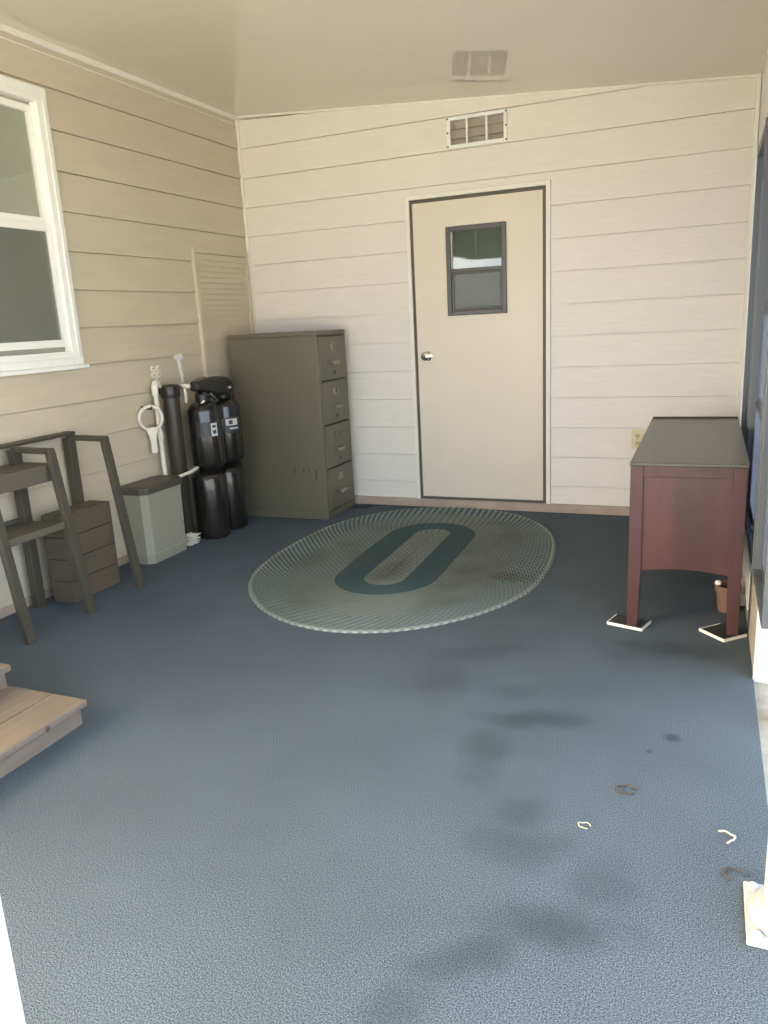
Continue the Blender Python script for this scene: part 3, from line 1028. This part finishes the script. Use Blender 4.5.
t.part(MB().tube([(T1[0] + .03, -1.12, .99), (T1[0] + .06, -1.08, .965), (T1[0] + .09, -1.03, .93), (T1[0] + .07, -1.15, .9)], .011, 10), 'hose', BLACKPL, smooth=True)
t.part(MB().tube([(T1[0] + .02, -1.15, .90), (T1[0] + .03, -1.10, .945), (T1[0] + .05, -1.04, .975)], .008, 10), 'elbow_tube', PVC, smooth=True)

# brine line
tag(MB().tube([(0.16, -1.385, .47), (0.17, -1.33, .475), (0.19, -1.26, .485), (0.20, -1.21, .50), (.2, -1.195, .50)], .011, 10).build('brine_tube', PVC, None, (.17, -1.3, .47), smooth=True),
    'pale tube running from the brine tank lid to the black tanks', 'tube')

# filter canister
t = Thing('filter_canister', (0.088, -1.245, 0), 'tall dark filter canister on the left wall between white pipe and black tanks', 'filter')
t.part(MB().lathe([(.044, .0), (.050, .012), (.054, .98), (0, .981)], (.088, -1.245, 0), 28), 'canister', FILTER, smooth='auto')
t.part(MB().lathe([(.060, .975), (.063, .985), (.063, 1.035), (.058, 1.05), (.04, 1.058), (0, 1.06)], (.088, -1.245, 0), 28), 'cap', BLACKPL, smooth='auto')
t.part(MB().box(.005, .06, -1.275, -1.215, .995, 1.04), 'bracket', BLACKPL, bevel=0.003)

# PVC supply pipe
t = Thing('water_pipe', (0.055, -1.36, 0), 'white plastic pipe running down the left wall beside the filter canister', 'pipe')
px, py = .06, -1.362
pp = t.part(MB().tube([(px, py, 0.0), (px, py, 1.06)], .0145, 14), 'riser', PVC, smooth='auto')
t.part(MB().tube([(px, py, 1.0), (px, py, 1.035), (px, py, 1.065)], .021, 14).tube([(px, py - .0, 1.072), (px, py + .035, 1.072)], .0205, 14), 'elbow', PVC, pp, smooth='auto')
t.part(MB().tube([(px, py, .72), (px, py, .77)], .020, 14), 'coupling', PVC, pp, smooth='auto')
t.part(MB().tube([(px, py + .03, 1.072), (px + .005, -1.325, 1.062), (.068, -1.312, 1.05)], .0135, 12), 'inlet_stub', PVC, pp, smooth=True)
t = Thing('outlet_pipe', (0.1, -1.18, 1.03), 'white horizontal pipe joining the filter canister to the black valve head', 'pipe')
t.part(MB().tube([(.108, -1.175, 1.045), (.16, -1.177, 1.042), (T1[0] - .02, -1.177, 1.037)], .0135, 12), 'pipe_run', PVC, smooth=True)
t.part(MB().tube([(.150, -1.172, 1.04), (.150, -1.172, .93)], .010, 12), 'drop_leg', PVC, smooth=True)
t.part(MB().tube([(.170, -1.178, 1.04), (T1[0] - .025, -1.1785, 1.038)], .017, 12), 'union', PVC, smooth='auto')
# punched clamp plate
t = Thing('pipe_clamp', (0.02, -1.275, 1.14), 'small white cross-shaped clamp on the left wall above the pipe elbow', 'clamp')
b = MB()
for (dy, dz_) in ((0, 0), (.028, .020), (-.028, .020), (.028, -.020), (-.028, -.020)):
    b.lathe([(.019, 0), (.019, .008), (.016, .010), (0, .010)], (.008, -1.275 + dy, 1.145 + dz_), 12, Matrix.Rotation(math.pi / 2, 3, 'Y'))
b.box(.008, .016, -1.286, -1.264, 1.08, 1.15)
t.part(b, 'clamp_plate', PVC)
for (dy, dz_) in ((.028, .020), (-.028, .020), (.028, -.020), (-.028, -.020)):
    t.part(MB().lathe([(.004, 0), (.004, .003), (0, .003)], (.018, -1.275 + dy, 1.145 + dz_), 8, Matrix.Rotation(math.pi / 2, 3, 'Y')), 'screw', GASKET)

# filter wrench hanging on a hook
wy, wz = -1.445, .865
t = Thing('filter_wrench', (0.05, wy, .72), 'white ring-headed filter wrench hanging on the left wall beside the pipe', 'wrench')
WD = Vector((.55, .835, 0))
WC = Vector((.068, wy, 0))
ring = [WC + WD * (.074 * math.cos(2 * math.pi * i / 32)) + Vector((0, 0, wz + .074 * math.sin(2 * math.pi * i / 32))) for i in range(32)]
t.part(MB().tube(ring, .0105, 10, closed=True), 'ring', PVC, smooth=True)
b = MB()
prev = None
for (z, w, x) in ((wz - .060, .040, .045), (wz - .085, .034, .045), (wz - .115, .022, .045), (wz - .15, .018, .046), (wz - .215, .020, .048), (wz - .222, .017, .048)):
    WN = Vector((.835, -.55, 0)) * .009
    q = b.ring([WC - WD * w - WN + Vector((0, 0, z)), WC - WD * w + WN + Vector((0, 0, z)), WC + WD * w + WN + Vector((0, 0, z)), WC + WD * w - WN + Vector((0, 0, z))])
    if prev:
        b.bridge(prev, q)
    else:
        b.bm.faces.new(q[::-1])
    prev = q
b.bm.faces.new(prev)
t.part(b, 'wrench_handle', PVC, bevel=0.004)
tag(MB().tube([(.004, wy, .938), (.04, wy, .925), (.078, wy, .922), (.086, wy, .936)], .005, 8).build('hook', BLACKPL, None, (.03, wy, .93), smooth=True), 'dark hook on the left wall holding the white ring wrench', 'hook')
# caulk patch on the wall
b = MB()
b.prism([(.004, -1.06, 1.235), (.004, -.985, 1.245), (.004, -.97, 1.22), (.004, -1.005, 1.20), (.004, -.985, 1.10), (.004, -.992, 1.05), (.004, -1.006, 1.05), (.004, -1.01, 1.10), (.004, -1.03, 1.20), (.004, -1.065, 1.215)], (.009, 0, 0))
tag(b.build('caulk_patch', WINWHITE, None, (.008, -1.02, 1.05)), 'white smear of caulk on the left wall above the outlet pipe', 'patch')

# crumpled paper pile beside the brine tank
for k in range(4):
    b = MB()
    cx, cy, z = .16 + .006 * k, -1.325 + .006 * (k % 2), .001 + k * .019
    n = 9
    g = [[b.bm.verts.new((cx - .035 + .09 * i / n + random.uniform(-.004, .004), cy - .05 + .09 * j / n + random.uniform(-.004, .004), z + .004 + random.uniform(0, .011))) for j in range(n + 1)] for i in range(n + 1)]
    for i in range(n):
        for j in range(n):
            b.bm.faces.new((g[i][j], g[i + 1][j], g[i + 1][j + 1], g[i][j + 1]))
    o = b.build('crumpled_paper', PAPER, None, (cx, cy, z))
    sm = o.modifiers.new('thick', 'SOLIDIFY')
    sm.thickness = 0.003
    tag(o, 'crumpled white paper stacked on the floor between brine tank and black tanks', 'paper', 'crumpled papers by the brine tank')

# ------------------------------------------------------------------ slanted rack against the left wall
t = Thing('slant_rack', (0.2, -2.34, 0), 'dark slanted metal rack with trays standing under the left window', 'rack')
def beam(b, p, q, w, d):
    p, q = Vector(p), Vector(q)
    dr = (q - p).normalized()
    side = Vector((0, 1, 0))
    o = dr.cross(side).normalized()
    A = b.ring([p + o * a * w / 2 + side * c * d / 2 for a, c in ((-1, -1), (1, -1), (1, 1), (-1, 1))])
    B = b.ring([q + o * a * w / 2 + side * c * d / 2 for a, c in ((-1, -1), (1, -1), (1, 1), (-1, 1))])
    b.bridge(A, B)
    b.bm.faces.new(A[::-1])
    b.bm.faces.new(B)
for (y, xp, xt) in ((-2.13, .05, .30), (-2.53, .075, .315)):
    zt = .848
    t.part((lambda b: (beam(b, (xp, y, 0), (xp, y, zt), .048, .05), b)[1])(MB()), 'post', RACK, bevel=0.003)
    t.part((lambda b: (beam(b, (xp, y, zt), (xt + .012, y, zt - .004), .026, .045), b)[1])(MB()), 'top_bar', RACK, bevel=0.003)
    t.part((lambda b: (beam(b, (xt, y, zt), (xt + .115, y, 0), .030, .045), b)[1])(MB()), 'slanted_leg', RACK, bevel=0.003)
t.part(MB().box(.012, .075, -2.95, -2.10, .8615, .880), 'back_rail', RACK, bevel=0.003)
for (z0, z1, xa, xb, y0, y1) in ((.69, .775, .03, .285, -2.95, -2.475),):
    t.part(MB().box(xa, xb, y0, y1, z0, z1), 'drawer_box', RACKTRAY, bevel=0.004)
b = MB().box(.03, .36, -2.95, -2.50, .455, .468)
b.box(.35, .362, -2.95, -2.50, .468, .49).box(.03, .042, -2.95, -2.50, .468, .49)
t.part(b, 'tray', RACKTRAY, bevel=0.002)
t.part((lambda b: (beam(b, (.075, -2.93, 0), (.075, -2.93, .86), .048, .05), beam(b, (.075, -2.93, .86), (.325, -2.93, .856), .026, .045), beam(b, (.315, -2.93, .86), (.43, -2.93, 0), .03, .045), b)[3])(MB()), 'end_frame', RACK, bevel=0.003)
t.part(MB().box(.305, .325, -2.155, -2.135, .82, .845), 'hook', RACK)
# slatted brown crate behind the rack
t = Thing('slatted_crate', (0.17, -2.27, 0), 'low brown slatted wooden crate on the carpet against the left wall, beside the rack', 'crate')
b = MB()
K0, K1, K2, K3 = .10, .245, -2.455, -2.095
for k in range(4):
    z0 = .004 + k * .121
    b.box(K1 - .018, K1, K2, K3, z0, z0 + .118)
    b.box(K0, K0 + .018, K2, K3, z0, z0 + .118)
    b.box(K0 + .018, K1 - .018, K2, K2 + .018, z0, z0 + .118)
    b.box(K0 + .018, K1 - .018, K3 - .018, K3, z0, z0 + .118)
t.part(b, 'slats', BROWNBOX, bevel=0.002)
for x in (K0 + .019, K1 - .039):
    for y in (K2 + .019, K3 - .039):
        t.part(MB().box(x, x + .02, y, y + .02, 0.0, .475), 'corner_post', BROWNBOX)
t.part(MB().box(K0 + .02, K1 - .02, K2 + .02, K3 - .02, .476, .486), 'lid_board', BROWNBOX)

# ------------------------------------------------------------------ wooden steps
t = Thing('wooden_steps', (0.65, -4.0, 0), 'low unpainted wooden steps at the left wall, near the camera', 'steps')
YE, YN = -3.445, -4.55
levels = [(0.88, 1.272, .0995), (0.48, 0.915, .192), (0.03, 0.515, .285)]
for i, (xa, xb, z) in enumerate(levels):
    w = (xb - xa - .03) / 2
    ends = [(xb - .165, xb), (xa - .0, xb - .169)] if i == 0 else [(xb - .16, xb), (xa, xb - .164)]
    for (p, q) in ends:
        b = MB().box(p, q, YN, YE - .004, z - .026, z)
        bd = t.part(b, 'tread_board', STEPW, bevel=0.006)
    b = MB().box(xb - .050, xb - .028, YN + .02, YE - .014, 0.0, z - .026)
    t.part(b, 'riser', STEPW, bevel=0.002)
    for y0 in (YE - .036, YN + .02):
        t.part(MB().box(max(xa - .02, .02), xb - .050, y0, y0 + .022, 0.0, z - .026), 'side_board', STEPW, bevel=0.002)
    if i == 0:
        t.part(MB().lathe([(.011, 0), (.009, .0012), (0, .0014)], (1.272, -3.64, .082), 12, Matrix.Rotation(math.pi / 2, 3, 'Y')), 'knot', KNOT, bd)

# ------------------------------------------------------------------ round porch post with its base plate
PX, PY = 3.556, -3.69
t = Thing('porch_post', (PX, PY, 0), 'round white porch post on a bolted square base plate at the carpet edge', 'post')
t.part(MB().box(PX - .1, PX + .1, PY - .1, PY + .1, -0.012 + .0125, .014), 'base_plate', POSTW, bevel=0.003)
t.part(MB().lathe([(.094, .014), (.096, .022), (.090, .030), (.080, .034), (.080, .042), (.074, .048), (.066, .050), (.066, .052)], (PX, PY, 0), 40), 'base_flange', POSTW, smooth='auto')
t.part(MB().lathe([(.064, .05), (.0625, .6), (.056, 2.2), (.056, 2.252)], (PX, PY, 0), 40), 'shaft', POSTW, smooth='auto')
for sx in (-1, 1):
    for sy in (-1, 1):
        t.part(MB().lathe([(.014, .013), (.014, .018), (.010, .024), (.006, .027), (0, .028)], (PX + sx * .080, PY + sy * .080, 0), 14), 'bolt', POSTW, smooth=True)

# ------------------------------------------------------------------ litter on the carpet
def curl(name, c, r, a0, a1, m, rad, label, cat):
    pts = []
    for i in range(15):
        a = a0 + (a1 - a0) * i / 14
        pts.append((c[0] + r * math.cos(a) * (1 + .15 * math.sin(3 * a)), c[1] + r * .8 * math.sin(a), .004 + .004 * math.sin(i * .7) ** 2))
    tag(MB().tube(pts, rad, 7).build(name, m, None, (c[0], c[1], 0), smooth=True), label, cat)
curl('twig', (3.154, -3.28), .026, .4, 5.9, LEAF, .0028, 'small dark curled twig lying in the middle of the open carpet', 'twig')
curl('husk', (3.411, -3.42), .030, -1.2, 1.9, HUSK, .0028, 'pale curved husk on the carpet just behind the round porch post', 'husk')
curl('twig', (3.44, -3.565), .028, .3, 4.4, LEAF, .0026, 'dark curled twig against the base plate of the round porch post', 'twig')
curl('husk', (3.06, -3.487), .016, .3, 5.5, HUSK, .0016, 'tiny pale ring of husk on the carpet beside a dark stain', 'husk')
